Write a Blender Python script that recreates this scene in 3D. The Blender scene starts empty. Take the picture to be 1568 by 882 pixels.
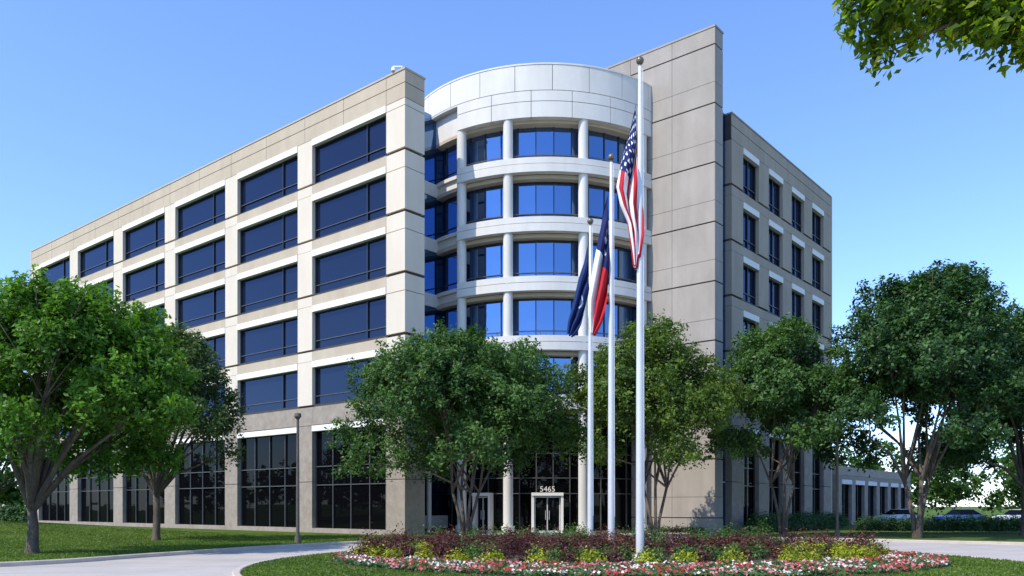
import bpy, bmesh, math, random
import numpy as np
from mathutils import Vector
random.seed(7); rng=np.random.default_rng(7)
scene=bpy.context.scene
F=1265.0; CH=1.78; HY=775.0
def W(px,py,d): return ((px-784)/F*d, d, CH+(HY-py)/F*d)
# ---------------------------------------------------------------- world / light / camera
SUN=Vector((-0.80,-0.60,0)).normalized(); EL=math.radians(49)
to_sun=Vector((SUN.x*math.cos(EL),SUN.y*math.cos(EL),math.sin(EL)))
w=bpy.data.worlds.new("World"); scene.world=w; w.use_nodes=True
nt=w.node_tree; bg=nt.nodes['Background']
sky=nt.nodes.new('ShaderNodeTexSky'); sky.sky_type='NISHITA'; sky.sun_disc=False
sky.sun_elevation=EL; sky.sun_rotation=math.atan2(SUN.x,SUN.y)%(2*math.pi)
sky.air_density=1.0; sky.dust_density=0.25; sky.ozone_density=2.2
gain=nt.nodes.new('ShaderNodeVectorMath'); gain.operation='MULTIPLY'; gain.inputs[1].default_value=(1.42,1.66,2.15)
nt.links.new(sky.outputs[0],gain.inputs[0]); nt.links.new(gain.outputs[0],bg.inputs[0]); bg.inputs[1].default_value=0.15
sl=bpy.data.lights.new("sun","SUN"); sl.energy=5.0; sl.angle=math.radians(0.53); sl.color=(1,0.93,0.82)
so=bpy.data.objects.new("sun",sl); scene.collection.objects.link(so)
so.rotation_euler=(-to_sun).to_track_quat('-Z','Y').to_euler(); so.location=(-40,-30,60)
cd=bpy.data.cameras.new("camera"); cam=bpy.data.objects.new("camera",cd); scene.collection.objects.link(cam)
cam.location=(0,0,CH); cam.rotation_euler=(math.radians(90),0,0)
cd.sensor_width=36; cd.lens=F/1568*36; cd.shift_y=(HY-441)/1568; cd.clip_end=6000
scene.camera=cam
scene.view_settings.view_transform='Standard'; scene.view_settings.look='None'; scene.view_settings.exposure=0

# ---------------------------------------------------------------- materials
def newmat(name):
    m=bpy.data.materials.new(name); m.use_nodes=True
    n=m.node_tree; b=n.nodes['Principled BSDF']; return m,n,b
def mat_noise(name,c1,c2,scale=1.0,rough=0.8,bump=0.0,bscale=20,detail=6,stretch=(1,1,1),fine=0.0,spec=0.3,metal=0.0,streak=0.0):
    m,n,b=newmat(name); N=n.nodes; L=n.links
    tc=N.new('ShaderNodeTexCoord'); mp=N.new('ShaderNodeMapping'); mp.inputs['Scale'].default_value=stretch
    L.new(tc.outputs['Object'],mp.inputs[0])
    t=N.new('ShaderNodeTexNoise'); t.inputs['Scale'].default_value=scale; t.inputs['Detail'].default_value=detail
    t.inputs['Roughness'].default_value=0.65
    L.new(mp.outputs[0],t.inputs[0])
    r=N.new('ShaderNodeValToRGB'); r.color_ramp.elements[0].position=0.32; r.color_ramp.elements[1].position=0.68
    r.color_ramp.elements[0].color=(*c1,1); r.color_ramp.elements[1].color=(*c2,1)
    L.new(t.outputs[0],r.inputs[0]); out=r.outputs[0]
    def scl(out,fac,tex,lo,hi):
        mr=N.new('ShaderNodeMapRange'); mr.inputs[1].default_value=lo; mr.inputs[2].default_value=hi
        mr.inputs[3].default_value=1-fac; mr.inputs[4].default_value=1+fac*.6; L.new(tex.outputs[0],mr.inputs[0])
        mx=N.new('ShaderNodeVectorMath'); mx.operation='SCALE'; L.new(out,mx.inputs[0]); L.new(mr.outputs[0],mx.inputs['Scale']); return mx.outputs[0]
    if fine>0:
        t2=N.new('ShaderNodeTexNoise'); t2.inputs['Scale'].default_value=bscale; t2.inputs['Detail'].default_value=3
        L.new(tc.outputs['Object'],t2.inputs[0]); out=scl(out,fine,t2,.3,.7)
    if streak>0:
        mp2=N.new('ShaderNodeMapping'); mp2.inputs['Scale'].default_value=(1.2,1.2,.16); L.new(tc.outputs['Object'],mp2.inputs[0])
        t4=N.new('ShaderNodeTexNoise'); t4.inputs['Scale'].default_value=1.2; t4.inputs['Detail'].default_value=3; L.new(mp2.outputs[0],t4.inputs[0])
        out=scl(out,streak,t4,.3,.65)
    L.new(out,b.inputs['Base Color'])
    b.inputs['Roughness'].default_value=rough; b.inputs['Specular IOR Level'].default_value=spec; b.inputs['Metallic'].default_value=metal
    if bump>0:
        t3=N.new('ShaderNodeTexNoise'); t3.inputs['Scale'].default_value=bscale; t3.inputs['Detail'].default_value=4
        L.new(tc.outputs['Object'],t3.inputs[0])
        bp=N.new('ShaderNodeBump'); bp.inputs['Strength'].default_value=bump; bp.inputs['Distance'].default_value=0.05
        L.new(t3.outputs[0],bp.inputs['Height']); L.new(bp.outputs[0],b.inputs['Normal'])
    return m
def glass(name,dark,tint,fac,rough=0.015,gk=.4):
    m=bpy.data.materials.new(name); m.use_nodes=True; n=m.node_tree; N=n.nodes; L=n.links; N.clear()
    o=N.new('ShaderNodeOutputMaterial'); d=N.new('ShaderNodeBsdfDiffuse'); d.inputs[0].default_value=(*dark,1)
    g=N.new('ShaderNodeBsdfGlossy'); g.inputs[0].default_value=(*tint,1); g.inputs['Roughness'].default_value=rough
    tc=N.new('ShaderNodeTexCoord'); t=N.new('ShaderNodeTexNoise'); t.inputs['Scale'].default_value=0.45; t.inputs['Detail'].default_value=2
    L.new(tc.outputs['Object'],t.inputs[0]); bp=N.new('ShaderNodeBump'); bp.inputs['Strength'].default_value=0.14; bp.inputs['Distance'].default_value=0.03
    L.new(t.outputs[0],bp.inputs['Height']); L.new(bp.outputs[0],g.inputs['Normal'])
    f=N.new('ShaderNodeLayerWeight'); f.inputs[0].default_value=.5
    pw=N.new('ShaderNodeMath'); pw.operation='POWER'; pw.inputs[1].default_value=4; L.new(f.outputs['Facing'],pw.inputs[0])
    mm=N.new('ShaderNodeMath'); mm.operation='MULTIPLY_ADD'; mm.inputs[1].default_value=gk; mm.inputs[2].default_value=fac; mm.use_clamp=True; L.new(pw.outputs[0],mm.inputs[0])
    mx=N.new('ShaderNodeMixShader'); L.new(mm.outputs[0],mx.inputs[0]); L.new(d.outputs[0],mx.inputs[1]); L.new(g.outputs[0],mx.inputs[2]); L.new(mx.outputs[0],o.inputs[0])
    return m
def leafmat(name,cols,trans=0.3):
    m=bpy.data.materials.new(name); m.use_nodes=True; n=m.node_tree; N=n.nodes; L=n.links; N.clear()
    o=N.new('ShaderNodeOutputMaterial'); at=N.new('ShaderNodeAttribute'); at.attribute_name='var'
    r=N.new('ShaderNodeValToRGB'); els=r.color_ramp.elements
    els[0].color=(*cols[0],1); els[1].color=(*cols[-1],1); els[0].position=0; els[1].position=1
    for i,c in enumerate(cols[1:-1]):
        e=els.new((i+1)/(len(cols)-1)); e.color=(*c,1)
    L.new(at.outputs['Fac'],r.inputs[0])
    p=N.new('ShaderNodeBsdfPrincipled'); p.inputs['Roughness'].default_value=0.5; p.inputs['Specular IOR Level'].default_value=0.3
    L.new(r.outputs[0],p.inputs['Base Color'])
    tr=N.new('ShaderNodeBsdfTranslucent'); hs=N.new('ShaderNodeVectorMath'); hs.operation='MULTIPLY'; hs.inputs[1].default_value=(1.5,1.6,0.5)
    L.new(r.outputs[0],hs.inputs[0]); L.new(hs.outputs[0],tr.inputs[0])
    mx=N.new('ShaderNodeMixShader'); mx.inputs[0].default_value=trans; L.new(p.outputs[0],mx.inputs[1]); L.new(tr.outputs[0],mx.inputs[2]); L.new(mx.outputs[0],o.inputs[0])
    return m
def constmat(name,cols,pos,rough=0.6,trans=0.15):
    m=leafmat(name,cols,trans); r=[x for x in m.node_tree.nodes if x.type=='VALTORGB'][0]; r.color_ramp.interpolation='CONSTANT'
    for e,p in zip(r.color_ramp.elements,pos): e.position=p
    return m

M={}
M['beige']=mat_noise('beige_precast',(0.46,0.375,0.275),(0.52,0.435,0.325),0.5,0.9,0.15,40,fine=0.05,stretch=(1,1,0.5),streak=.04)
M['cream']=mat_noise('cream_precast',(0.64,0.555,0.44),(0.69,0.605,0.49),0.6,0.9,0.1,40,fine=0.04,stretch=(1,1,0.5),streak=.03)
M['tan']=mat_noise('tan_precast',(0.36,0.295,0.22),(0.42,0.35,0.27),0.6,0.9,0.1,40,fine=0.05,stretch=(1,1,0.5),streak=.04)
M['white']=mat_noise('white_precast',(0.78,0.74,0.68),(0.83,0.79,0.73),0.7,0.8,0.05,40,fine=0.03)
M['drum']=mat_noise('drum_precast',(0.62,0.595,0.54),(0.70,0.675,0.62),0.5,0.8,0.08,40,fine=0.03,stretch=(1,1,0.5),streak=.05)
M['tower']=mat_noise('tower_precast',(0.31,0.275,0.235),(0.38,0.34,0.295),0.4,0.9,0.15,40,fine=0.05,stretch=(1,1,0.6),streak=.07)
M['stone']=mat_noise('rough_stone',(0.28,0.235,0.185),(0.38,0.325,0.265),2.0,0.95,0.5,25,fine=0.12)
M['groove']=mat_noise('dark_groove',(0.05,0.045,0.04),(0.08,0.07,0.06),2,0.9)
M['frame']=mat_noise('bronze_frame',(0.02,0.025,0.035),(0.03,0.035,0.05),3,0.4)
M['alu']=mat_noise('light_mullion',(0.45,0.46,0.47),(0.55,0.56,0.57),3,0.4)
M['alu2']=mat_noise('bronze_mullion',(0.07,0.07,0.07),(0.10,0.10,0.10),3,0.4)
M['glass']=glass('navy_glass',(0.006,0.009,0.02),(0.55,0.68,1.0),0.055,gk=.42)
M['blueglass']=glass('blue_glass',(0.01,0.022,0.06),(0.26,0.43,0.72),0.52)
M['gglass']=glass('black_glass',(0.003,0.003,0.004),(0.75,0.82,0.9),0.018,gk=.2)
M['roof']=mat_noise('roof_gravel',(0.3,0.29,0.27),(0.4,0.39,0.36),3,0.95)
M['brown']=mat_noise('dark_bronze',(0.10,0.085,0.07),(0.14,0.12,0.10),3,0.5)

# ---------------------------------------------------------------- mesh helpers
A0=np.array([-6.48,50.0]); uL=np.array([-0.7705,0.6374]); uR=np.array([0.6372,0.7706])
def P(a,b,z):
    p=A0+a*uL+b*uR; return (p[0],p[1],z)
def ab(x,y):
    v=np.array([x,y])-A0; return float(v@uL),float(v@uR)
class Acc:
    def __init__(s): s.d={}
    def add(s,key,vs,fs):
        V,Fc=s.d.setdefault(key,([],[])); o=len(V); V.extend(vs); Fc.extend([tuple(i+o for i in f) for f in fs])
BOXF=[(0,1,2,3),(7,6,5,4),(0,4,5,1),(1,5,6,2),(2,6,7,3),(3,7,4,0)]
def mkobj(name,V,Fc,mat,parent=None,smooth=False,fix=True):
    me=bpy.data.meshes.new(name); me.from_pydata([tuple(map(float,v)) for v in V],[],Fc)
    if fix:
        bm=bmesh.new(); bm.from_mesh(me); bmesh.ops.recalc_face_normals(bm,faces=bm.faces); bm.to_mesh(me); bm.free()
    for m in (mat if isinstance(mat,(list,tuple)) else [mat]): me.materials.append(m)
    if smooth:
        for p in me.polygons: p.use_smooth=True
    o=bpy.data.objects.new(name,me); scene.collection.objects.link(o)
    if parent: o.parent=parent
    return o
def empty(name,loc=(0,0,0)):
    e=bpy.data.objects.new(name,None); e.empty_display_size=0.5; scene.collection.objects.link(e); return e
B=Acc()
def box(key,a0,a1,b0,b1,z0,z1):
    B.add(key,[P(a0,b0,z0),P(a1,b0,z0),P(a1,b1,z0),P(a0,b1,z0),P(a0,b0,z1),P(a1,b0,z1),P(a1,b1,z1),P(a0,b1,z1)],BOXF)
def wbox(acc,key,x0,x1,y0,y1,z0,z1):
    acc.add(key,[(x0,y0,z0),(x1,y0,z0),(x1,y1,z0),(x0,y1,z0),(x0,y0,z1),(x1,y0,z1),(x1,y1,z1),(x0,y1,z1)],BOXF)
C=np.array([2.3,61.8]); RO=9.8
def arc(key,r0,r1,z0,z1,t0,t1,n=None,acc=None,c=None):
    acc=acc or B; c=C if c is None else c
    n=n or max(2,int(abs(t1-t0)/math.radians(2)))
    vs=[];fs=[]
    for i in range(n+1):
        t=t0+(t1-t0)*i/n; cx,sx=math.cos(t),math.sin(t)
        for r,z in((r0,z0),(r1,z0),(r1,z1),(r0,z1)): vs.append((c[0]+r*cx,c[1]+r*sx,z))
    for i in range(n):
        o=4*i
        for k in range(4): fs.append((o+k,o+(k+1)%4,o+4+(k+1)%4,o+4+k))
    fs+= [(0,1,2,3),(4*n+3,4*n+2,4*n+1,4*n)]
    acc.add(key,vs,fs)
def pxang(px,r):
    t=(px-784)/F; dx,dy=t,1.0
    a=dx*dx+dy*dy; b=-2*(dx*C[0]+dy*C[1]); c=C[0]**2+C[1]**2-r*r
    s=(-b-math.sqrt(b*b-4*a*c))/(2*a); return math.atan2(dy*s-C[1],dx*s-C[0])%(2*math.pi)
def cyl(acc,key,x,y,r0,r1,z0,z1,n=16):
    vs=[];fs=[]
    for z,r in((z0,r0),(z1,r1)):
        for i in range(n):
            t=2*math.pi*i/n; vs.append((x+r*math.cos(t),y+r*math.sin(t),z))
    for i in range(n): fs.append((i,(i+1)%n,n+(i+1)%n,n+i))
    fs+=[tuple(range(n))[::-1],tuple(range(n,2*n))]
    acc.add(key,vs,fs)
# ---------------------------------------------------------------- building
bld=empty('office_building')
PITCH=3.74
def mapL(s,d): return (s,d)
def mapR(s,d): return (-12.8+d,17.9+s)
def wb(mp,key,s0,s1,d0,d1,z0,z1):
    p=[mp(s0,d0),mp(s1,d0),mp(s1,d1),mp(s0,d1)]
    B.add(key,[P(*q,z0) for q in p]+[P(*q,z1) for q in p],BOXF)
def pane(mp,key,s0,s1,d,z0,z1):
    j=[random.uniform(-.008,.008) for _ in range(3)]
    q=[(s0,d+j[0]-.0,z0),(s1,d+j[1],z0),(s1,d+j[1]+j[2],z1),(s0,d+j[0]+j[2],z1)]
    B.add(key,[P(*mp(s,dd),z) for s,dd,z in q],[(0,1,2,3)])
def facade(mp,L,wins,mull,ztop,small=None,startpier=0.0,pk='cream',sk='beige'):
    prev=startpier
    piers=[]
    for s0,s1 in wins: piers.append((prev,s0)); prev=s1
    piers.append((prev,L))
    TH=0.6
    for k in range(5):
        gt=26.1-PITCH*k; gb=23.6-PITCH*k
        for s0,s1 in wins:
            cuts=[s0]+[s0+m for m in mull]+[s1]
            zm=gb+0.58
            for i in range(len(cuts)-1):
                pane(mp,'glass',cuts[i],cuts[i+1],0.34,gb,zm); pane(mp,'glass',cuts[i],cuts[i+1],0.34,zm,gt)
            for c in cuts[1:-1]: wb(mp,'frame',c-.045,c+.045,0.24,0.325,gb,gt)
            wb(mp,'alu2',s0+.07,s1-.07,0.255,0.32,zm-.025,zm+.025)
            wb(mp,'frame',s0,s0+.07,0.24,0.33,gb,gt); wb(mp,'frame',s1-.07,s1,0.24,0.33,gb,gt)
            wb(mp,'frame',s0+.07,s1-.07,0.24,0.33,gt-.07,gt); wb(mp,'frame',s0+.07,s1-.07,0.24,0.33,gb,gb+.06)
            wb(mp,'white',s0,s1,-0.05,TH,gt,gt+.42)
            zb=(gt-PITCH+.42) if k<4 else 7.24
            wb(mp,sk if k<4 else 'stone',s0,s1,0.0,TH,zb+.03,gb-.17)
        for p0,p1 in piers:
            wb(mp,pk,p0+.015,p1-.015 if p1<L else p1,0.0,TH,gb-.02,gt+.42)
            zb=(gt-PITCH+.42)+.02 if k<4 else 7.24
            wb(mp,pk if k<4 else 'stone',p0+.015,p1-.015 if p1<L else p1,0.0,TH,zb,gb-.17)
        wb(mp,'groove',startpier,L,0.14,TH-.02,gb-.17,gb-.02)
    for s0,s1 in wins:
        n=max(1,round((s1-s0)/1.85)); 
        if s1-s0<4: n=2
        zs=[.3,1.9,3.2,4.45,6.83]
        for i in range(n):
            for z0,z1 in zip(zs[:-1],zs[1:]): pane(mp,'gglass',s0+(s1-s0)*i/n,s0+(s1-s0)*(i+1)/n,0.38,z0,z1)
        for i in range(n+1):
            c=s0+(s1-s0)*i/n; c=min(max(c,s0+.04),s1-.04); wb(mp,'alu2',c-.03,c+.03,0.27,0.36,.3,6.83)
        for z in (3.2,4.45): wb(mp,'alu2',s0+.07,s1-.07,0.28,0.355,z-.03,z+.03)
        wb(mp,'white',s0,s1,-0.05,TH,6.83,7.21); wb(mp,'stone',s0,s1,-.03,TH,-.3,.3)
    for p0,p1 in piers:
        for z0,z1 in((-.3,3.4),(3.44,7.21)): wb(mp,'stone',p0,p1,-.02,TH,z0,z1)
    pc=[startpier]+[0.5*(p0+p1) for p0,p1 in piers[1:-1]]+[L]
    for c0,c1 in zip(pc[:-1],pc[1:]):
        m=(c0+c1)/2
        for e0,e1 in((c0,m),(m,c1)):
            wb(mp,sk,e0+.015,e1-.015,0.0,TH,26.55,27.45); wb(mp,sk,e0+.015,e1-.015,0.0,TH,27.50,ztop-.12)
        wb(mp,sk,c0,c1,-.04,TH+.05,ztop-.1,ztop)
    wb(mp,'groove',startpier,L,0.05,TH-.05,26.5,ztop-.1)
winsL=[(1.7+9.02*i+0.018*i*i,9.1+9.02*i+0.018*i*i) for i in range(6)]
LL=winsL[-1][1]+1.9
facade(mapL,LL,winsL,[2.05],28.35,startpier=1.68)
winsR=[(1.86+4.45*i,4.5+4.45*i) for i in range(4)]
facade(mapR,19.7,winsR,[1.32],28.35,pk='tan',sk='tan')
cor=[(-.3,3.4,'stone'),(3.44,7.3,'stone'),(7.34,8.46,'stone')]
for k in range(5):
    z0=23.56-PITCH*k+.02; z1=z0+PITCH-.19
    if k==0: z1=26.52
    mid=z0+2.5
    cor+=[(z0,mid,'cream'),(mid+.04,z1,'cream')]
cor+=[(26.56,27.45,'beige'),(27.5,28.25,'beige')]
for z0,z1,m in cor:
    off=-.02 if (m=='stone' and z1<8) else 0
    box(m,off,1.665,off,1.65,z0,z1)
box('groove',.14,1.5,.14,1.5,-.3,28.2)
box('beige',-.05,1.66,-.05,1.70,28.25,28.36)
# cores
box('tower',3.0,LL-.01,.62,24,-.3,27.55); box('tower',1.5,3.0,.62,1.6,-.3,27.55)
# glazed link between left wing and drum
for k in range(8):
    zs0=23.6-PITCH*k
    if zs0<0: zs0=0.0
    box('blueglass',2.90,2.97,1.66,9,zs0,min(zs0+PITCH-.9,28.2) if k else 28.2)
    box('drum',2.84,2.97,1.66,9,max(zs0-.88,-.2),zs0-.02) if zs0>.5 else None
    for b_ in (2.9,4.2): box('frame',2.86,2.895,b_-.03,b_+.03,zs0,min(zs0+PITCH-.9,28.2))
    if zs0==0: break
box('beige',LL,LL+.3,0,24.3,-.3,28.3); box('beige',3.0,LL,24,24.3,-.3,28.3)
box('tower',-12.15,-2.0,18.6,37.2,-.3,27.55); box('beige',-12.8,-2,37.62,37.9,-.3,28.34)
box('tower',-2.0,3.0,18,30,-.3,27.5)
for k in range(8):
    z0=k*PITCH+.0; z1=min(z0+PITCH,28.3)
    if z0<28: box('blueglass',-12.35,-12.0,14.95,17.88,z0+.03,z1)
box('frame',-12.3,-2,14.95,18.6,-.3,28.0)
for b_ in (16.4,): box('frame',-12.4,-12.34,b_-.03,b_+.03,0,28.2)
# slab tower
TA0,TA1,TB0,TB1,TZ=-13.57,-5.4,13.8,14.93,32.0
box('groove',TA0+.06,TA1-.06,TB0+.06,TB1-.06,-.3,TZ-.15)
zz=[-.3]+[27.2-PITCH*k for k in range(7,-1,-1)]+[30.9,TZ]
zz=[z for i,z in enumerate(zz) if i==0 or z>zz[0]+.3]
acol=[TA0,-10.55,-7.4,TA1]
for z0,z1 in zip(zz[:-1],zz[1:]):
    segs=[(z0+.045,z0+(z1-z0)*.36-.012),(z0+(z1-z0)*.36+.012,z1-.045)] if z1-z0>3 else [(z0+.045,z1-.02)]
    for s0,s1 in segs:
        for a0,a1 in zip(acol[:-1],acol[1:]):
            box('tower',a0+(.012 if a0>TA0 else 0),a1-.012,TB0,TB1,s0,s1)
box('tower',TA0-.04,TA1,TB0-.04,TB1+.04,TZ-.02,TZ+.1)
# drum
tL=pxang(700,RO)
tLL=math.radians(160); tEnd=math.radians(355)
def ringpan(key,r0,r1,z0,z1,t0,t1,n,gap=.0018):
    for i in range(n):
        arc(key,r0,r1,z0,z1,t0+(t1-t0)*i/n+gap,t0+(t1-t0)*(i+1)/n-gap,n=8)
ringpan('drum',RO-.35,RO,28.0,29.6,tLL,tEnd,14)
ringpan('drum',RO-.35,RO,27.32,27.96,tL,tEnd,8); ringpan('drum',RO-.35,RO,26.3,27.28,tL,tEnd,8)
arc('groove',RO-.30,RO-.05,26.35,29.5,tL,tEnd); arc('drum',RO-.4,RO+.03,29.6,29.7,tLL,tEnd)
ringpan('drum',RO-.75,RO-.45,26.3,27.98,tLL,tL,5); arc('drum',RO-1.1,RO-.02,27.9,27.99,tLL,tL)
arc('drum',RO-1.9,RO-.36,26.3,26.42,tL,tEnd); arc('beige',RO-1.35,RO-.45,26.1,26.3,tLL,tEnd)
arc('roof',0.1,RO-.4,28.6,28.7,math.radians(0),math.radians(359.9),n=60)
RG=8.75
for k in range(5):
    zt=23.78-PITCH*k
    arc('drum',RO-.45,RO,zt-.38,zt,tL,tEnd); arc('drum',RO-.45,RO+.03,zt-.92,zt-.42,tL,tEnd)
    arc('groove',RO-.42,RO-.06,zt-.9,zt-.05,tL+.004,tEnd)
    arc('drum',RG-.1,RO-.46,zt-.35,zt-.12,tLL,tEnd)
    arc('beige',RG-.15,RO-.5,zt-1.18,zt-.93,tLL,tEnd)
    arc('drum',RG+.05,RG+.40,zt-.85,zt-.1,tLL,tL-.002)
nm=52; ts=[tLL+(tEnd-tLL)*i/nm for i in range(nm+1)]
def gpane(key,r,z0,z1,t0,t1):
    j=random.uniform(-.012,.012)
    B.add(key,[(C[0]+r*math.cos(t0),C[1]+r*math.sin(t0),z0),(C[0]+(r+j)*math.cos(t1),C[1]+(r+j)*math.sin(t1),z0),(C[0]+(r+j)*math.cos(t1),C[1]+(r+j)*math.sin(t1),z1),(C[0]+r*math.cos(t0),C[1]+r*math.sin(t0),z1)],[(0,1,2,3)])
for k in range(5):
    g1=26.3-PITCH*k; g0=23.7-PITCH*k-.3
    for i in range(0,nm,2):
        gpane('blueglass',RG,g0,g0+.85,ts[i],ts[i+2]); gpane('blueglass',RG,g0+.85,g1,ts[i],ts[i+2])
    for i in range(0,nm+1,2):
        arc('frame',RG+.0,RG+.07,g0,g1,ts[i]-.0035,ts[i]+.0035,n=1)
    arc('frame',RG+.0,RG+.06,g0+.82,g0+.87,tLL,tEnd,n=nm)
    arc('frame',RG+.0,RG+.06,g1-.06,g1,tLL,tEnd,n=nm)
    arc('alu2',RO-.5,RO-.46,23.78-PITCH*k+.30,23.78-PITCH*k+.34,tL,tEnd)
    for i in range(9):
        t=tL+(tEnd-tL)*(i+.5)/9; arc('alu2',RO-.5,RO-.46,23.79-PITCH*k,23.78-PITCH*k+.295,t-.002,t+.002,n=1)
RGG=8.3
zs=[.15,2.6,3.6,5.2,7.45]
for i in range(0,nm,2):
    for z0,z1 in zip(zs[:-1],zs[1:]): gpane('gglass',RGG,z0,z1,ts[i],ts[i+2])
for i in range(0,nm+1,2): arc('alu2',RGG,RGG+.09,.1,7.45,ts[i]-.0035,ts[i]+.0035,n=1)
for z in zs: arc('alu2',RGG,RGG+.08,z-.03,z+.03,tLL,tEnd,n=nm)
arc('tower',RGG-.3,RO-.5,7.35,7.5,tLL,tEnd); arc('stone',RGG-.2,RGG+.1,-.3,.12,tLL,tEnd)
for px in (707,778,893,983):
    t=pxang(px,RO-.35); x=C[0]+(RO-.35)*math.cos(t); y=C[1]+(RO-.35)*math.sin(t)
    cyl(B,'drum',x,y,.31,.31,0,26.3,24)
    cyl(B,'drum',x,y,.42,.42,0,.5,24)
x,y,_=W(657,0,54.5); cyl(B,'drum',x,y,.16,.16,0,8,16)
def portal(pxc,wd,ht,sign=False):
    t=pxang(pxc,RGG+.1); x=C[0]+(RGG+.1)*math.cos(t); y=C[1]+(RGG+.1)*math.sin(t)
    n=np.array([math.cos(t),math.sin(t)]); s=np.array([-n[1],n[0]])
    def pb(key,s0,s1,d0,d1,z0,z1):
        q=[(s0,d0),(s1,d0),(s1,d1),(s0,d1)]
        vs=[(x+s[0]*a+n[0]*d,y+s[1]*a+n[1]*d,z) for z in (z0,z1) for a,d in q]; B.add(key,vs,BOXF)
    pb('white',-wd/2,-wd/2+.16,-.1,.35,0,ht-.2); pb('white',wd/2-.16,wd/2,-.1,.35,0,ht-.2); pb('white',-wd/2,wd/2,-.1,.42,ht-.2,ht)
    pb('gglass',-wd/2+.16,wd/2-.16,.0,.05,.05,ht-.2)
    pb('alu',-.035,.035,.06,.12,.05,ht-.3); pb('alu',-wd/2+.18,wd/2-.18,.06,.11,.05,.2); pb('alu',-wd/2+.18,-wd/2+.26,.06,.11,.2,ht-.3); pb('alu',wd/2-.26,wd/2-.18,.06,.11,.2,ht-.3); pb('alu',-wd/2+.18,wd/2-.18,.06,.11,ht-.32,ht-.24)
    for sx in(-.12,.12): pb('alu',sx-.015,sx+.015,.13,.17,.9,1.5)
    if sign:
        cu=bpy.data.curves.new('street_number','FONT'); cu.body='5465'; cu.size=.5; cu.extrude=.02; cu.align_x='CENTER'
        to=bpy.data.objects.new('street_number',cu); scene.collection.objects.link(to); to.parent=bld
        to.location=(x+n[0]*.35,y+n[1]*.35,ht+.06); to.rotation_euler=(math.radians(90),0,math.atan2(s[1],s[0]))
        cu.materials.append(M['white'])
portal(838,2.05,2.65,True); portal(741,1.35,2.65)
# annex
annex=empty('office_annex'); save=B; B=Acc()
x0,y0=29.2,74.0
aa,bb=ab(x0,y0)
box('tan',aa,aa+14,bb,bb+24.5,4.6,5.4); box('groove',aa+.4,aa+14,bb+.1,bb+24.4,0,4.6); 
for i in range(7):
    b0=bb+i*3.9
    box('stone',aa,aa+.6,b0,b0+1.1,-.2,4.58)
    if i<6: box('white',aa-.04,aa+.6,b0+1.1,b0+3.9,3.8,4.2); box('stone',aa,aa+.6,b0+1.1,b0+3.9,4.2,4.58); box('gglass',aa+.3,aa+.38,b0+1.1,b0+3.9,0,3.8); box('alu2',aa+.25,aa+.29,b0+2.45,b0+2.55,0,3.8)
box('stone',aa+.6,aa+14,bb-.3,bb,-.2,4.6)
for k,(V,Fc) in B.d.items(): mkobj('annex_'+k,V,Fc,M[k],annex)
B=save
cx,cy,_=P(0.6,0.3,0)
cyl(B,'alu',cx,cy,.05,.05,28.36,28.7); wbox(B,'white',cx-.5,cx+.05,cy-.05,cy+.05,28.66,28.74); cyl(B,'white',cx-.5,cy,.16,.12,28.42,28.66)
for k,(V,Fc) in B.d.items(): mkobj('building_'+k,V,Fc,M[k],bld)

# ---------------------------------------------------------------- ground
def sheet(name,pts,z,mat):
    bm=bmesh.new(); vs=[bm.verts.new((x,y,z)) for x,y in pts]; f=bm.faces.new(vs)
    bmesh.ops.triangulate(bm,faces=bm.faces); bm.normal_update()
    for f in bm.faces:
        if f.normal.z<0: f.normal_flip()
    me=bpy.data.meshes.new(name); bm.to_mesh(me); bm.free(); me.materials.append(mat)
    o=bpy.data.objects.new(name,me); scene.collection.objects.link(o); return o
def catmull(pts,closed=False,n=8):
    out=[]; m=len(pts)
    rngi=range(m) if closed else range(m-1)
    for i in rngi:
        g=lambda k: np.array(pts[k%m] if closed else pts[min(max(k,0),m-1)],float)
        p0,p1,p2,p3=g(i-1),g(i),g(i+1),g(i+2)
        for j in range(n):
            t=j/n; out.append(tuple(.5*((2*p1)+(-p0+p2)*t+(2*p0-5*p1+4*p2-p3)*t*t+(-p0+3*p1-3*p2+p3)*t**3)))
    if not closed: out.append(tuple(pts[-1]))
    return out
grassm=mat_noise('lawn_grass',(0.06,0.105,0.014),(0.115,0.17,0.026),0.35,0.95,0.9,35,fine=0.35,spec=0.1)
M['road']=mat_noise('concrete_drive',(0.38,0.35,0.31),(0.48,0.445,0.40),0.3,0.9,0.15,60,fine=0.10)
M['curb']=mat_noise('kerb_concrete',(0.42,0.36,0.30),(0.55,0.48,0.41),1.5,0.9,0.2,30,fine=0.1)
M['asphalt']=mat_noise('asphalt',(0.045,0.045,0.047),(0.06,0.06,0.062),0.5,0.9,0.2,60)
M['walk']=mat_noise('walk_concrete',(0.46,0.43,0.38),(0.56,0.53,0.48),0.6,0.9,0.1,60,fine=0.06)
sheet('ground',[(-3000,-3000),(3000,-3000),(3000,3000),(-3000,3000)],0,grassm)
outer=catmull([(-60,3),(-36,13),(-22,19.5),(-15,24.2),(-12.6,29),(-9.8,35),(-5.6,40.5),(0,43),(8,44),(15,43.5),(20,40),(25,36.8),(34,34.5),(60,33),(90,33)],n=8)
sheet('road',outer+[(90,-30),(-60,-30)],0.004,M['road'])
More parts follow.
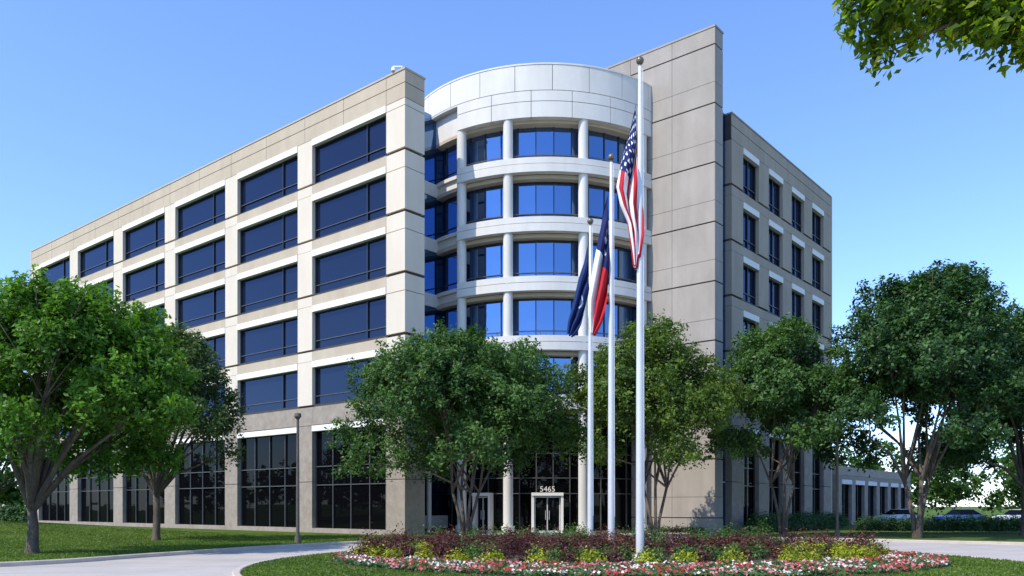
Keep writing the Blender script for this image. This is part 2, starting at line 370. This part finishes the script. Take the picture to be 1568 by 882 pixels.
def sweep(name,path,wd,h,mat,closed=False,z=0):
    V=[];Fc=[];n=len(path)
    for i,p in enumerate(path):
        a=np.array(path[(i-1)%n if closed else max(i-1,0)]); c=np.array(path[(i+1)%n if closed else min(i+1,n-1)])
        t=c-a; t=t/np.linalg.norm(t); nn=np.array([-t[1],t[0]])
        p=np.array(p)
        for o,zz in((-.5,-.05),(-.5,h-.02),(-.38,h),(.38,h),(.5,h-.02),(.5,-.05)):
            q=p+nn*wd*o; V.append((q[0],q[1],z+zz))
    m=n if closed else n-1
    for i in range(m):
        for k in range(5):
            a=i*6+k; b=((i+1)%n)*6+k; Fc.append((a,a+1,b+1,b))
    return mkobj(name,V,Fc,mat)
sweep('kerb',outer,.2,.14,M['curb'])
ICX,ICY,IRX,IRY=3.9,24.5,11.4,12.0
isl=[(ICX+IRX*math.cos(2*math.pi*i/96),ICY+IRY*math.sin(2*math.pi*i/96)) for i in range(96)]
sheet('island_lawn',isl,.11,grassm); sweep('island_kerb',isl,.2,.14,M['curb'],closed=True)
ja=Acc()
for i in range(0,len(outer)-1,6):
    p=np.array(outer[i]); q=np.array([ICX,ICY]); d=q-p; L=np.linalg.norm(d); d/=L
    if L<30:
        nn=np.array([-d[1],d[0]])*.012; e=p+d*min(L-10,8)
        ja.add('j',[(*(p-nn),.008),(*(p+nn),.008),(*(e+nn),.008),(*(e-nn),.008)],[(0,1,2,3)])
mkobj('pavement_joints',*ja.d['j'],mat_noise('joint_tar',(0.10,0.10,0.10),(0.16,0.15,0.15),2,0.9))
walk=[(-2.5,42.2),(1,43.15),(8,44.1),(13,43.9),(13.5,50),(11.5,54),(2,55.5),(-4,52)]
sheet('entrance_walk',walk,.008,M['walk'])
sheet('parking_lot',[(28,68),(110,60),(130,110),(44,110)],.004,M['asphalt'])
V=[];Fc=[]; n=40
for i in range(n+1):
    for j in range(n+1):
        x=-60+48*i/n; y=36+30*j/n
        u=(x+38)/20; v=(y-50)/12
        h=max(0,math.exp(-(u*u+v*v)*1.4)*1.15-.12); V.append((x,y,h*1.0+(.006 if h>0 else -.05)))
for i in range(n):
    for j in range(n): a=i*(n+1)+j; Fc.append((a,a+1,a+n+2,a+n+1))
mkobj('lawn_berm',V,Fc,grassm,smooth=True)

# ---------------------------------------------------------------- foliage
def quads_obj(name,cent,nrm,size,asp,var,mat,parent=None):
    n=len(cent)
    nrm=nrm/np.linalg.norm(nrm,axis=1,keepdims=True)
    r=rng.normal(size=(n,3)); t=np.cross(nrm,r); t/=np.linalg.norm(t,axis=1,keepdims=True); b=np.cross(nrm,t)
    s=size[:,None]; 
    v=np.empty((n,4,3)); v[:,0]=cent-t*s; v[:,1]=cent+b*s*asp-t*s*.1+nrm*s*.12; v[:,2]=cent+t*s; v[:,3]=cent-b*s*asp-t*s*.1+nrm*s*.12
    me=bpy.data.meshes.new(name); me.vertices.add(4*n); me.vertices.foreach_set('co',v.reshape(-1).astype(np.float32))
    me.loops.add(4*n); me.loops.foreach_set('vertex_index',np.arange(4*n,dtype=np.int32))
    me.polygons.add(n); me.polygons.foreach_set('loop_start',np.arange(0,4*n,4,dtype=np.int32)); me.polygons.foreach_set('loop_total',np.full(n,4,dtype=np.int32))
    at=me.attributes.new('var','FLOAT','FACE'); at.data.foreach_set('value',np.clip(var,0,1).astype(np.float32))
    me.update(); me.validate(); me.materials.append(mat)
    o=bpy.data.objects.new(name,me); scene.collection.objects.link(o)
    if parent: o.parent=parent
    return o
def tube(acc,key,pts,rad,n=8):
    vs=[];fs=[]; pts=[Vector(p) for p in pts]
    for i,p in enumerate(pts):
        d=(pts[min(i+1,len(pts)-1)]-pts[max(i-1,0)]).normalized()
        u=d.cross(Vector((0.3,1,0.1))).normalized(); v=d.cross(u)
        for k in range(n):
            t=2*math.pi*k/n; q=p+(u*math.cos(t)+v*math.sin(t))*rad[i]; vs.append(tuple(q))
    for i in range(len(pts)-1):
        for k in range(n): fs.append((i*n+k,i*n+(k+1)%n,(i+1)*n+(k+1)%n,(i+1)*n+k))
    fs.append(tuple(range(len(pts)*n-n,len(pts)*n))); acc.add(key,vs,fs)
bark=mat_noise('bark',(0.08,0.06,0.045),(0.17,0.135,0.105),6,0.95,0.8,25,stretch=(1,1,0.25),fine=0.2)
greens={
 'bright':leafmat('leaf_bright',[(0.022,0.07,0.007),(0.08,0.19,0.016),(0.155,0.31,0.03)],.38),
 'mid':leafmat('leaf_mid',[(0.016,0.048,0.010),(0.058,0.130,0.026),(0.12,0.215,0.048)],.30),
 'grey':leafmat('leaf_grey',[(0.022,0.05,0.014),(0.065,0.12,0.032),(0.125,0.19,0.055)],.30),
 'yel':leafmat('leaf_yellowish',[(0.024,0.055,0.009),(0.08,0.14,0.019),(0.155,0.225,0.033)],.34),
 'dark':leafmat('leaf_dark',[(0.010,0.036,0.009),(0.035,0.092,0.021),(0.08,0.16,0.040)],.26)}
def crown_pts(lobes,nclump,nleaf,cr,cc,cv=.20):
    """lobes: list (x,y,z,rx,rz)"""
    lob=np.array(lobes); wgt=(lob[:,3]**2); wgt/=wgt.sum()
    idx=rng.choice(len(lob),nclump,p=wgt)
    d=rng.normal(size=(nclump,3)); d/=np.linalg.norm(d,axis=1,keepdims=True)
    d[:,2]=np.where(d[:,2]<-0.55,-d[:,2],d[:,2])
    rr=rng.uniform(.35,1.1,nclump)**.55
    c=lob[idx,:3]+d*rr[:,None]*np.stack([lob[idx,3],lob[idx,3],lob[idx,4]],1)
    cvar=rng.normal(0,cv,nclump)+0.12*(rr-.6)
    k=np.repeat(np.arange(nclump),nleaf)
    # sprigs: leaves strung along a short shoot that leaves the clump outwards and up
    sh=d*.8+np.array([0,0,.55])+rng.normal(size=(nclump,3))*.35; sh/=np.linalg.norm(sh,axis=1,keepdims=True)
    along=rng.uniform(-.9,1.5,len(k))
    off=rng.normal(size=(len(k),3))*cr*.52*(1.25-.45*np.clip(along,-1,1.5))[:,None]
    p=c[k]+sh[k]*(along*cr)[:,None]+off
    out=(p-cc); out/=np.linalg.norm(out,axis=1,keepdims=True)
    nr=out*.6+np.array([0,0,.5])+rng.normal(size=p.shape)*.65
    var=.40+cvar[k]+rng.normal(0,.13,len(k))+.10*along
    return p,nr,var
def tree(name,base,top,bot,rx,kind,stems=1,nclump=420,nleaf=75,leaf=.085,lobn=16,offx=0,forkz=None,trunk_r=.17,cr=.33,ry=None,skew=None):
    bx,by=base; root=empty(name); ry=ry or rx*.9
    cz=(top+bot)/2; H=(top-bot)/2; cc=np.array([bx+offx,by,cz-H*.3])
    lobes=[]
    for i in range(lobn):
        t=2*math.pi*i/lobn*2.4+random.uniform(-.4,.4); f=math.sqrt((i+.6)/lobn)
        q=f*.68; zf=math.sqrt(max(0,1-(f*.9)**2))
        lr=rx*random.uniform(.25,.40)
        z=bot+lr*.55+(2*H-lr*1.25)*(zf*random.uniform(.35,1.0) if i%2 else zf*.92)*random.uniform(.84,1)
        lobes.append((bx+offx+rx*q*math.cos(t),by+ry*q*math.sin(t),z,lr,lr*.75))
    for s in range(9):
        t=s*math.pi*2/9+random.uniform(-.3,.3); lr=rx*random.uniform(.22,.33)
        lobes.append((bx+offx+rx*.76*math.cos(t),by+ry*.76*math.sin(t),bot+lr*.45+H*(random.uniform(.0,.22) if s%2 else random.uniform(.35,.75)),lr,lr*.72))
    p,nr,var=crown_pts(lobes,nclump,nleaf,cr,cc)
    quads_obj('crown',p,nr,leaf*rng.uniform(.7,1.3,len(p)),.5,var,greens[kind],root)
    acc=Acc(); forkz=forkz or bot*.55
    starts=[]
    if stems==1:
        tube(acc,'b',[(bx,by,-.1),(bx+.02,by,.25),(bx+.05,by,forkz*.6),(bx,by,forkz)],[trunk_r*1.7,trunk_r*1.15,trunk_r,trunk_r*.85],12)
        starts=[(bx,by,forkz,trunk_r*.7)]*6
    else:
        for s in range(stems):
            t=2*math.pi*s/stems+.4; r0=.12; e=(bx+math.cos(t)*.75,by+math.sin(t)*.6,forkz+.9)
            tube(acc,'b',[(bx+r0*math.cos(t),by+r0*math.sin(t),-.1),(bx+.25*math.cos(t),by+.25*math.sin(t),forkz*.5),e],[trunk_r,trunk_r*.72,trunk_r*.6],10)
            starts+= [(*e,trunk_r*.55)]*2
    order=sorted(range(len(lobes)),key=lambda i:random.random())
    for i,li in enumerate(order[:16]):
        s=starts[i%len(starts)]; l=lobes[li]
        a=Vector(s[:3]); e=Vector(l[:3]); m1=a.lerp(e,.35)+Vector((random.uniform(-.2,.2),random.uniform(-.2,.2),.35)); m2=a.lerp(e,.7)+Vector((random.uniform(-.25,.25),random.uniform(-.25,.25),.2))
        tube(acc,'b',[a-Vector((0,0,.1)),m1,m2,e],[s[3],s[3]*.62,s[3]*.36,.02],7)
        for q in range(4):
            e2=e+Vector((random.uniform(-1,1),random.uniform(-1,1),random.uniform(-.5,.9)))*l[3]*.95
            tube(acc,'b',[m2,(m2+e2)/2+Vector((0,0,.15)),e2],[s[3]*.3,.025,.01],5)
    mkobj('trunk',*acc.d['b'],bark,root,smooth=True)
    return root
tree('shade_tree',(-17.9,30.8),11.2,2.7,4.4,'bright',1,1150,62,.10,22,offx=1.3,forkz=1.7,trunk_r=.19,cr=.30)
tree('shade_tree',(-18.1,42.0),11.6,3.6,3.6,'grey',1,480,60,.10,15,offx=.6,forkz=2.4,trunk_r=.17,cr=.34)
tree('shade_tree',(-33,52.0),9.5,3.0,5.0,'dark',1,360,70,.12,14,forkz=2.2,cr=.4)
tree('multi_stem_tree',(-2.4,43.0),11.5,3.1,6.2,'mid',4,1750,62,.10,30,offx=-.5,forkz=1.7,trunk_r=.12)
tree('multi_stem_tree',(7.8,45.0),12.3,3.6,4.9,'yel',3,1150,58,.10,24,offx=-.6,forkz=2.0,trunk_r=.12)
tree('multi_stem_tree',(15.6,47.5),13.4,4.4,4.3,'mid',3,900,60,.105,20,offx=.2,forkz=2.3,trunk_r=.12)
tree('oak_tree',(22.6,46.0),15.8,4.0,6.4,'dark',3,1650,64,.115,30,offx=.6,forkz=2.4,trunk_r=.18)
tree('oak_tree',(31.0,50.0),15.0,3.6,5.8,'dark',1,850,60,.13,20,offx=.3,forkz=3,trunk_r=.2)
# overhanging near tree
root=empty('overhanging_tree')
lob=[(4.95,11,8.3,.45,.4),(4.72,11,8.7,.36,.35),(5.15,11.2,7.95,.3,.3),(5.7,11.2,8.65,.6,.45),(6.4,11.2,8.6,.7,.55),(6.3,10.9,8.05,.36,.3),(6.95,11,8.1,.55,.5),(7.6,11,8.3,.8,.6),(6.4,11.4,9.6,1.2,.8),(8.4,11,9.4,1.6,1.3),(9.5,12,11,3,2.4),(11,11,9.5,2.6,2.0),(12,13,11,3,2.5)]
p1,nr1,var1=crown_pts(lob[:8],500,22,.13,np.array([8,11,7.5])); p2,nr2,var2=crown_pts(lob[8:],620,22,.2,np.array([10,11,9]))
p=np.concatenate([p1,p2]); nr=np.concatenate([nr1,nr2]); var=np.concatenate([var1,var2])
leafn=leafmat('leaf_near',[(0.035,0.075,0.008),(0.11,0.19,0.015),(0.22,0.30,0.02),(0.26,0.12,0.03)],.6)
quads_obj('crown',p,nr,.07*rng.uniform(.7,1.4,len(p)),.5,np.clip(var*.8,0,.8)+(rng.random(len(p))>.98)*.4,leafn,root)
acc=Acc(); tube(acc,'b',[(12,11,-.1),(12,11,3),(11.8,11,6)],[.4,.3,.24],12)
for l in lob: 
    a=Vector((11.8,11,6)); e=Vector(l[:3]); tube(acc,'b',[a,a.lerp(e,.5)+Vector((0,0,1.9)),a.lerp(e,.8)+Vector((0,0,1.0)),e],[.16,.08,.03,.008],7)
mkobj('trunk',*acc.d['b'],bark,root,smooth=True)
def treeline(name,spots,kind,leafs=.3,nc=60,nl=45):
    lob=[]
    for x,y,r,h in spots:
        lob+= [(x,y,h*.55,r,h*.42),(x+r*.5,y,h*.4,r*.7,h*.33),(x-r*.5,y,h*.42,r*.7,h*.33),(x,y,h*.25,r*.9,h*.22)]
    p,nr,var=crown_pts(lob,nc*len(spots),nl,.7,np.array([0,80,-20.0]))
    quads_obj(name,p,nr,leafs*rng.uniform(.6,1.3,len(p)),.6,var,greens[kind])
sp=[(46+i*4.2+random.uniform(-2,2),112+random.uniform(-6,12),random.uniform(3.5,5),random.uniform(9,13.5)) for i in range(17)]
treeline('distant_trees',sp,'mid')
sp=[(-100+i*5+random.uniform(-2,2),100+random.uniform(-8,12),random.uniform(3.5,5),random.uniform(7,10)) for i in range(10)]
sp+=[(-170+random.uniform(-8,8),-90+i*8,random.uniform(5,7),random.uniform(9,14)) for i in range(24)]
sp+=[(-160+i*9,-75+random.uniform(-8,8),random.uniform(5,7),random.uniform(9,14)) for i in range(36)]
treeline('distant_trees',sp,'dark',.5,45,40)
# ---------------------------------------------------------------- planting bed
mulch=mat_noise('mulch',(0.05,0.035,0.025),(0.10,0.07,0.05),5,0.95,.6,40)
bed=[(ICX+9.7*math.cos(2*math.pi*i/80),27.2+8.4*math.sin(2*math.pi*i/80)) for i in range(80)]
sheet('mulch_bed',bed,.125,mulch)
def shrubs(name,cent,mat,leaf=.04,nleaf=500):
    ps=[];ns=[];vs=[]
    for x,y,r,h in cent:
        n=int(nleaf*(r/.4)**1.5); d=rng.normal(size=(n,3)); d/=np.linalg.norm(d,axis=1,keepdims=True); d[:,2]=abs(d[:,2])
        lum=1+.24*np.sin(d[:,0]*5+x*7)*np.cos(d[:,1]*6+y*5)
        rad=rng.uniform(.5,1.15,n)+(rng.random(n)>.93)*.25
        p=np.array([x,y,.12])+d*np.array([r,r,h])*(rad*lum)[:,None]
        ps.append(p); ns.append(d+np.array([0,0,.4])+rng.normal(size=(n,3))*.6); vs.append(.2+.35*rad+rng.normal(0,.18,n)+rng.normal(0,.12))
    p=np.concatenate(ps); quads_obj(name,p,np.concatenate(ns),leaf*rng.uniform(.7,1.3,len(p)),.55,np.concatenate(vs),mat)
burg=leafmat('leaf_burgundy',[(0.022,0.010,0.010),(0.085,0.026,0.026),(0.17,0.07,0.045)],.25)
yelm=leafmat('leaf_chartreuse',[(0.12,0.16,0.008),(0.30,0.34,0.012),(0.46,0.48,0.03)],.3)
grn=greens['mid']
c=[]; 
for i in range(19):
    t=math.pi+math.pi*(i+.5)/19; x=3.6+8.6*math.cos(t)+random.uniform(-.15,.15); y=28.2+5.0*math.sin(t)+random.uniform(-.12,.12)
    c.append((x,y,random.uniform(.30,.42),random.uniform(.36,.48)))
for i in range(14): c.append((random.uniform(8.8,11.4),random.uniform(25.2,28.0),.32,.42))
for i in range(7): c.append((random.uniform(-4.8,-2.8),random.uniform(26.0,28.4),.32,.42))
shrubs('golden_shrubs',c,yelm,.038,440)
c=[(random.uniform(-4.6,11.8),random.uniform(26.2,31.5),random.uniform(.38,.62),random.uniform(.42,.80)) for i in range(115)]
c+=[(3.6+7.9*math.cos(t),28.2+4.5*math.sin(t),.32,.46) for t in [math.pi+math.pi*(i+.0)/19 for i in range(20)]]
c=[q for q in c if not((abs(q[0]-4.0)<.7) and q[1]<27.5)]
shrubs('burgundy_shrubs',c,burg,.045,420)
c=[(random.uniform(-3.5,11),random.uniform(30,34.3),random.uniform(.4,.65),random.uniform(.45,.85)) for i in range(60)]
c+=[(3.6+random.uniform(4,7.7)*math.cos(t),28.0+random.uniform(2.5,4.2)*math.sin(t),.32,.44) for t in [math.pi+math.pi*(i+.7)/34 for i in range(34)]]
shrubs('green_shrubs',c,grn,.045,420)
# flowers
n=100000
fx=rng.uniform(-6,14,n); fy=rng.uniform(18.5,30,n)
e=((fx-ICX)/9.6)**2+((fy-27.2)/8.3)**2; e2=((fx-3.6)/9.0)**2+((fy-28.2)/5.4)**2
k=(e<1)&(e2>1); fx=fx[k]; fy=fy[k]; n=len(fx)
patch=np.sin(fx*2.3+np.sin(fy*1.9)*1.5)+np.cos(fy*2.9+fx*.8)
dens=.88-.14*(np.sin(fx*3.7+fy*2.1)*np.sin(fy*4.3-fx)>0)
typ=rng.random(n); var=np.where(typ<dens,rng.choice([.05,.15],n),np.where(patch>.55,.3,np.where(patch>-.55,.5,.7)))
var=np.where((typ>.97),rng.choice([.3,.5,.7],n),var)
fm=constmat('flower_petals',[(0.03,0.075,0.015),(0.06,0.13,0.03),(0.70,0.62,0.58),(0.40,0.035,0.03),(0.58,0.20,0.22)],[0,.1,.22,.4,.6])
hz=.13+.10*rng.random(n)+.04*np.sin(fx*5)*np.cos(fy*4)+np.where(var>.2,.04,0)
quads_obj('flower_bed',np.stack([fx,fy,hz],1),np.stack([np.zeros(n),-.4*np.ones(n),np.ones(n)],1)+rng.normal(size=(n,3))*.5,np.where(var>.2,.042,.05)*rng.uniform(.7,1.3,n),.75,var,fm)
c=[]
for s in np.arange(-13,-9.2,.55): 
    q=P(s,12.9,0); c.append((q[0],q[1],.4,.35))
shrubs('foundation_shrubs',c,grn,.06,260)
hed=greens['dark']; c=[]
for s in np.arange(0,18,.6):
    q=P(-14.3,18.3+s,0); c.append((q[0],q[1],.6,1.0))
shrubs('hedge',c,hed,.07,500)
c=[(24+i*.8,56-.1*i,.7,.9) for i in range(14)]; shrubs('hedge',c,hed,.07,500)
c=[(35+i*.9,66,.7,.7) for i in range(50)]; shrubs('hedge',c,hed,.08,500)
c=[(-62+i*.8,88,.8,1.6) for i in range(16)]; shrubs('hedge',c,hed,.12,400)
# grass blades near
n=70000
gx=rng.uniform(-9,17,n); gy=rng.uniform(18,36,n); e=((gx-ICX)/(IRX-.12))**2+((gy-ICY)/(IRY-.12))**2; eb=((gx-ICX)/9.65)**2+((gy-27.2)/8.35)**2
k=(e<1)&(eb>1); gx=gx[k];gy=gy[k]; gz=np.full(len(gx),.135)
n2=160000; hx=rng.uniform(-40,-3,n2); hy=rng.uniform(20,50,n2); lim=np.interp(hy,[3,13,19.5,24.2,29,35,40.5,43,51],[-60,-36,-22,-15,-12.6,-9.8,-5.6,-3,-3])
k=(hx<lim-.2)&(hx>-0.66*hy-1); hx=hx[k];hy=hy[k]
u=(hx+38)/20; v=(hy-50)/12; hh=np.maximum(0,np.exp(-(u*u+v*v)*1.4)*1.15-.12)
gx=np.concatenate([gx,hx]);gy=np.concatenate([gy,hy]);gz=np.concatenate([gz,hh+.03]); n=len(gx)
gm=leafmat('grass_blade',[(0.05,0.09,0.012),(0.10,0.165,0.022),(0.16,0.23,0.035)],.3)
quads_obj('lawn_grass',np.stack([gx,gy,gz],1),rng.normal(size=(n,3))*np.array([1,1,.5])+np.array([0,0,.25]),.045*rng.uniform(.6,1.3,n),.35,.5+.2*np.sin(gx*.7)*np.cos(gy*.9)+rng.normal(0,.22,n),gm)

# ---------------------------------------------------------------- flagpoles and flags
polem=mat_noise('pole_paint',(0.62,0.62,0.61),(0.68,0.68,0.67),2,.35,spec=.5,metal=.2)
ballm=mat_noise('bronze_ball',(0.12,0.10,0.08),(0.2,0.17,0.13),3,.4,metal=.5)
def fmat(name,col): return mat_noise(name,tuple(x*.92 for x in col),col,4,.75,spec=.2)
fr=fmat('flag_red',(0.50,0.02,0.03)); fw=fmat('flag_white',(0.78,0.78,0.78)); fb=fmat('flag_blue',(0.012,0.02,0.10)); fnv=fmat('flag_navy',(0.012,0.03,0.12)); fl=fmat('flag_emblem',(0.35,0.45,0.6))
def flag(parent,name,px,d,kind,top,bot,mats):
    NU,NV=78,65
    top=np.array(top,float); bot=np.array(bot,float); X=(px-784)/F*d
    V=[];Fc=[];mi=[]
    tt=np.linspace(0,1,len(top)); tb=np.linspace(0,1,len(bot))
    for i in range(NU+1):
        u=i/NU; a=np.array([np.interp(u,tt,top[:,0]),np.interp(u,tt,top[:,1])]); b=np.array([np.interp(u,tb,bot[:,0]),np.interp(u,tb,bot[:,1])])
        for j in range(NV+1):
            v=j/NV; q=a*(1-v)+b*v; am=min(1,u*4)
            yy=am*(.16*math.sin(v*15+u*3)+.05*math.sin(v*31+u*9)); xx=am*.07*math.sin(v*15+u*3+1.3)
            V.append((X+q[0]+xx-.05*(1 if q[0]<0 else 0),d+yy,q[1]))
    for i in range(NU):
        for j in range(NV):
            a=i*(NV+1)+j; Fc.append((a,a+1,a+NV+2,a+NV+1)); u=(i+.5)/NU; v=(j+.5)/NV
            if kind=='us':
                if u<.4 and v<7/13:
                    r,c_=int(v/(7/13)*9),int(u/.4*11); fu=(u/.4*11)%1-.5; fv=(v/(7/13)*9)%1-.5
                    m=1 if ((r+c_)%2==0 and fu*fu+fv*fv<.10) else 2
                else: m=0 if int(v*13)%2==0 else 1
            elif kind=='tx':
                if u<1/3:
                    du=(u-1/6)*1.5; dv=v-.5; rr=math.hypot(du,dv); th=math.atan2(dv,du); m=1 if rr<.17*(.62+.38*math.cos(5*th)) else 2
                else: m=1 if v<.5 else 0
            else:
                du=(u-.45)*1.5; dv=v-.5; rr=math.hypot(du,dv); m=1 if (.13<rr<.17 or (rr<.08) or (abs(dv)<.03 and abs(du)<.3)) else 0
            mi.append(m)
    o=mkobj(name,V,Fc,mats,parent,smooth=True,fix=False); o.data.polygons.foreach_set('material_index',np.array(mi,dtype=np.int32))
def Z(py,d): return CH+(HY-py)/F*d
def pole(px,d,ytop,r,name='flagpole'):
    e=empty(name); x=(px-784)/F*d; zt=Z(ytop,d); acc=Acc()
    tube(acc,'b',[(x,d,0),(x,d,zt*.35),(x,d,zt*.7),(x,d,zt-.2)],[r,r*.92,r*.68,r*.42],20)
    mkobj('shaft',*acc.d['b'],polem,e,smooth=True)
    acc=Acc(); cyl(acc,'b',x,d,r*2,r*1.8,.1,.22,24); mkobj('base_collar',*acc.d['b'],polem,e)
    acc=Acc(); cyl(acc,'b',x,d,.05,.05,zt-.22,zt-.1,12); mkobj('truck',*acc.d['b'],ballm,e)
    bm=bmesh.new(); bmesh.ops.create_uvsphere(bm,u_segments=20,v_segments=14,radius=.125); me=bpy.data.meshes.new('ball'); bm.to_mesh(me); bm.free(); me.materials.append(ballm)
    for p_ in me.polygons: p_.use_smooth=True
    o=bpy.data.objects.new('ball',me); o.location=(x,d,zt-.02); scene.collection.objects.link(o); o.parent=e
    acc=Acc(); tube(acc,'b',[(x+r*.9,d-.08,1.4),(x+r*.8,d-.08,zt*.5),(x+.08,d-.06,zt-.3)],[.008]*3,5); mkobj('halyard',*acc.d['b'],fw,e)
    return e
def rel(px0,d,pts): return [((x-px0)*d/F,Z(y,d)) for x,y in pts]
d1,d2,d3=26.5,29.5,33.0
e=pole(980,d1,92,.135)
flag(e,'us_flag',980,d1,'us',rel(980,d1,[(976,160),(968,190),(960,215),(952,245),(946,280),(953,310),(966,340),(972,380),(975,408)]),rel(980,d1,[(978,262),(983,285),(987,310),(988,335),(987,360),(982,385),(977,412)]),[fr,fw,fb])
e=pole(936,d2,240,.125)
flag(e,'texas_flag',936,d2,'tx',rel(936,d2,[(933,298),(924,325),(918,360),(912,395),(908,425),(904,455),(905,480),(908,510)]),rel(936,d2,[(935,395),(936,415),(936,435),(934,455),(930,475),(924,495),(914,513)]),[fr,fw,fb])
e=pole(904,d3,338,.12)
flag(e,'company_flag',904,d3,'co',rel(904,d3,[(902,375),(896,395),(889,420),(884,445),(879,470),(874,490),(872,512)]),rel(904,d3,[(903,440),(903,455),(900,470),(897,485),(893,498),(887,508),(880,516)]),[fnv,fl,fnv])
# ---------------------------------------------------------------- lamp posts, cars
def lamp(px,d,ytop):
    e=empty('street_lamp'); x=(px-784)/F*d; zt=Z(ytop,d); acc=Acc()
    tube(acc,'b',[(x,d,0),(x,d,zt*.5),(x,d,zt-.25)],[.085,.075,.06],12); cyl(acc,'b',x,d,.16,.14,0,.35,16)
    mkobj('post',*acc.d['b'],M['brown'],e,smooth=False)
    acc=Acc(); cyl(acc,'b',x,d,.07,.17,zt-.28,zt-.16,20); cyl(acc,'b',x,d,.17,.15,zt-.16,zt,20); mkobj('head',*acc.d['b'],M['brown'],e)
lamp(456,39.5,633); lamp(1282,47.5,655)
tyre=mat_noise('tyre',(0.02,0.02,0.02),(0.03,0.03,0.03),4,.8)
def car(name,x,y,rot,col):
    e=empty(name); m=mat_noise(name+'_paint',tuple(.9*c_ for c_ in col),col,2,.25,spec=.6)
    prof=[(-2.3,.45,.62,.80),(-2.2,.30,.78,.88),(-1.5,.25,.93,.90),(-.9,.25,.98,.91),(1.0,.25,.98,.91),(1.7,.25,1.0,.89),(2.2,.30,.92,.86),(2.3,.45,.75,.8)]
    V=[];Fc=[]
    for px_,zl,zh,hw in prof:
        V+=[(px_,-hw*.96,zl),(px_,-hw,(zl+zh)/2),(px_,-hw*.93,zh),(px_,hw*.93,zh),(px_,hw,(zl+zh)/2),(px_,hw*.96,zl)]
    for i in range(len(prof)-1):
        for k in range(6): a=i*6+k; b=i*6+(k+1)%6; Fc.append((a,b,b+6,a+6))
    Fc+=[tuple(range(6)),tuple(range(42,48))]
    gp=[(-1.0,.96,.82),(-.35,1.42,.66),(.9,1.45,.66),(1.75,1.0,.8)]
    G=[];Gf=[]
    for px_,z,hw in gp: G+=[(px_,-hw,z),(px_,hw,z)]
    lo=[(-1.0,.93),(-.35,.93),(.9,.93),(1.75,.93)]
    for px_,z in lo: G+=[(px_,-.84,z),(px_,.84,z)]
    for i in range(3): Gf+=[(2*i,2*i+1,2*i+3,2*i+2)]; Gf+=[(2*i,2*i+2,2*i+10,2*i+8),(2*i+1,2*i+3,2*i+11,2*i+9)]
    Gf+=[(0,1,9,8),(6,7,15,14)]
    parts=[('body',V,Fc,m),('windows',G,Gf,M['gglass'])]
    R=[(-.42,-.64,1.44),(.95,-.64,1.47),(.95,.64,1.47),(-.42,.64,1.44)]; R=R+[(a,b,c_+.03) for a,b,c_ in R]; parts.append(('roof_panel',R,BOXF,m))
    wa=[];wf=[]
    for wx in(-1.45,1.45):
        for wy in(-.86,.86):
            o=len(wa); n=18
            for s in(-.11,.11):
                for i in range(n): t=2*math.pi*i/n; wa.append((wx+.33*math.cos(t),wy+s,.33+.33*math.sin(t)))
            for i in range(n): wf.append((o+i,o+(i+1)%n,o+n+(i+1)%n,o+n+i))
            wf+=[tuple(range(o,o+n)),tuple(range(o+n,o+2*n))]
    parts.append(('wheels',wa,wf,tyre))
    for nm_,v_,f_,mt in parts:
        ob=mkobj(nm_,v_,f_,mt,e)
    e.location=(x,y,0); e.rotation_euler=(0,0,rot)
car('parked_car',42.3,78,.25,(0.03,0.08,0.25)); car('parked_car',46.6,76,.25,(0.75,0.75,0.75)); car('parked_car',37.4,80,.3,(0.6,0.6,0.62)); car('parked_car',54,84,.25,(0.25,0.26,0.28))
print('done')
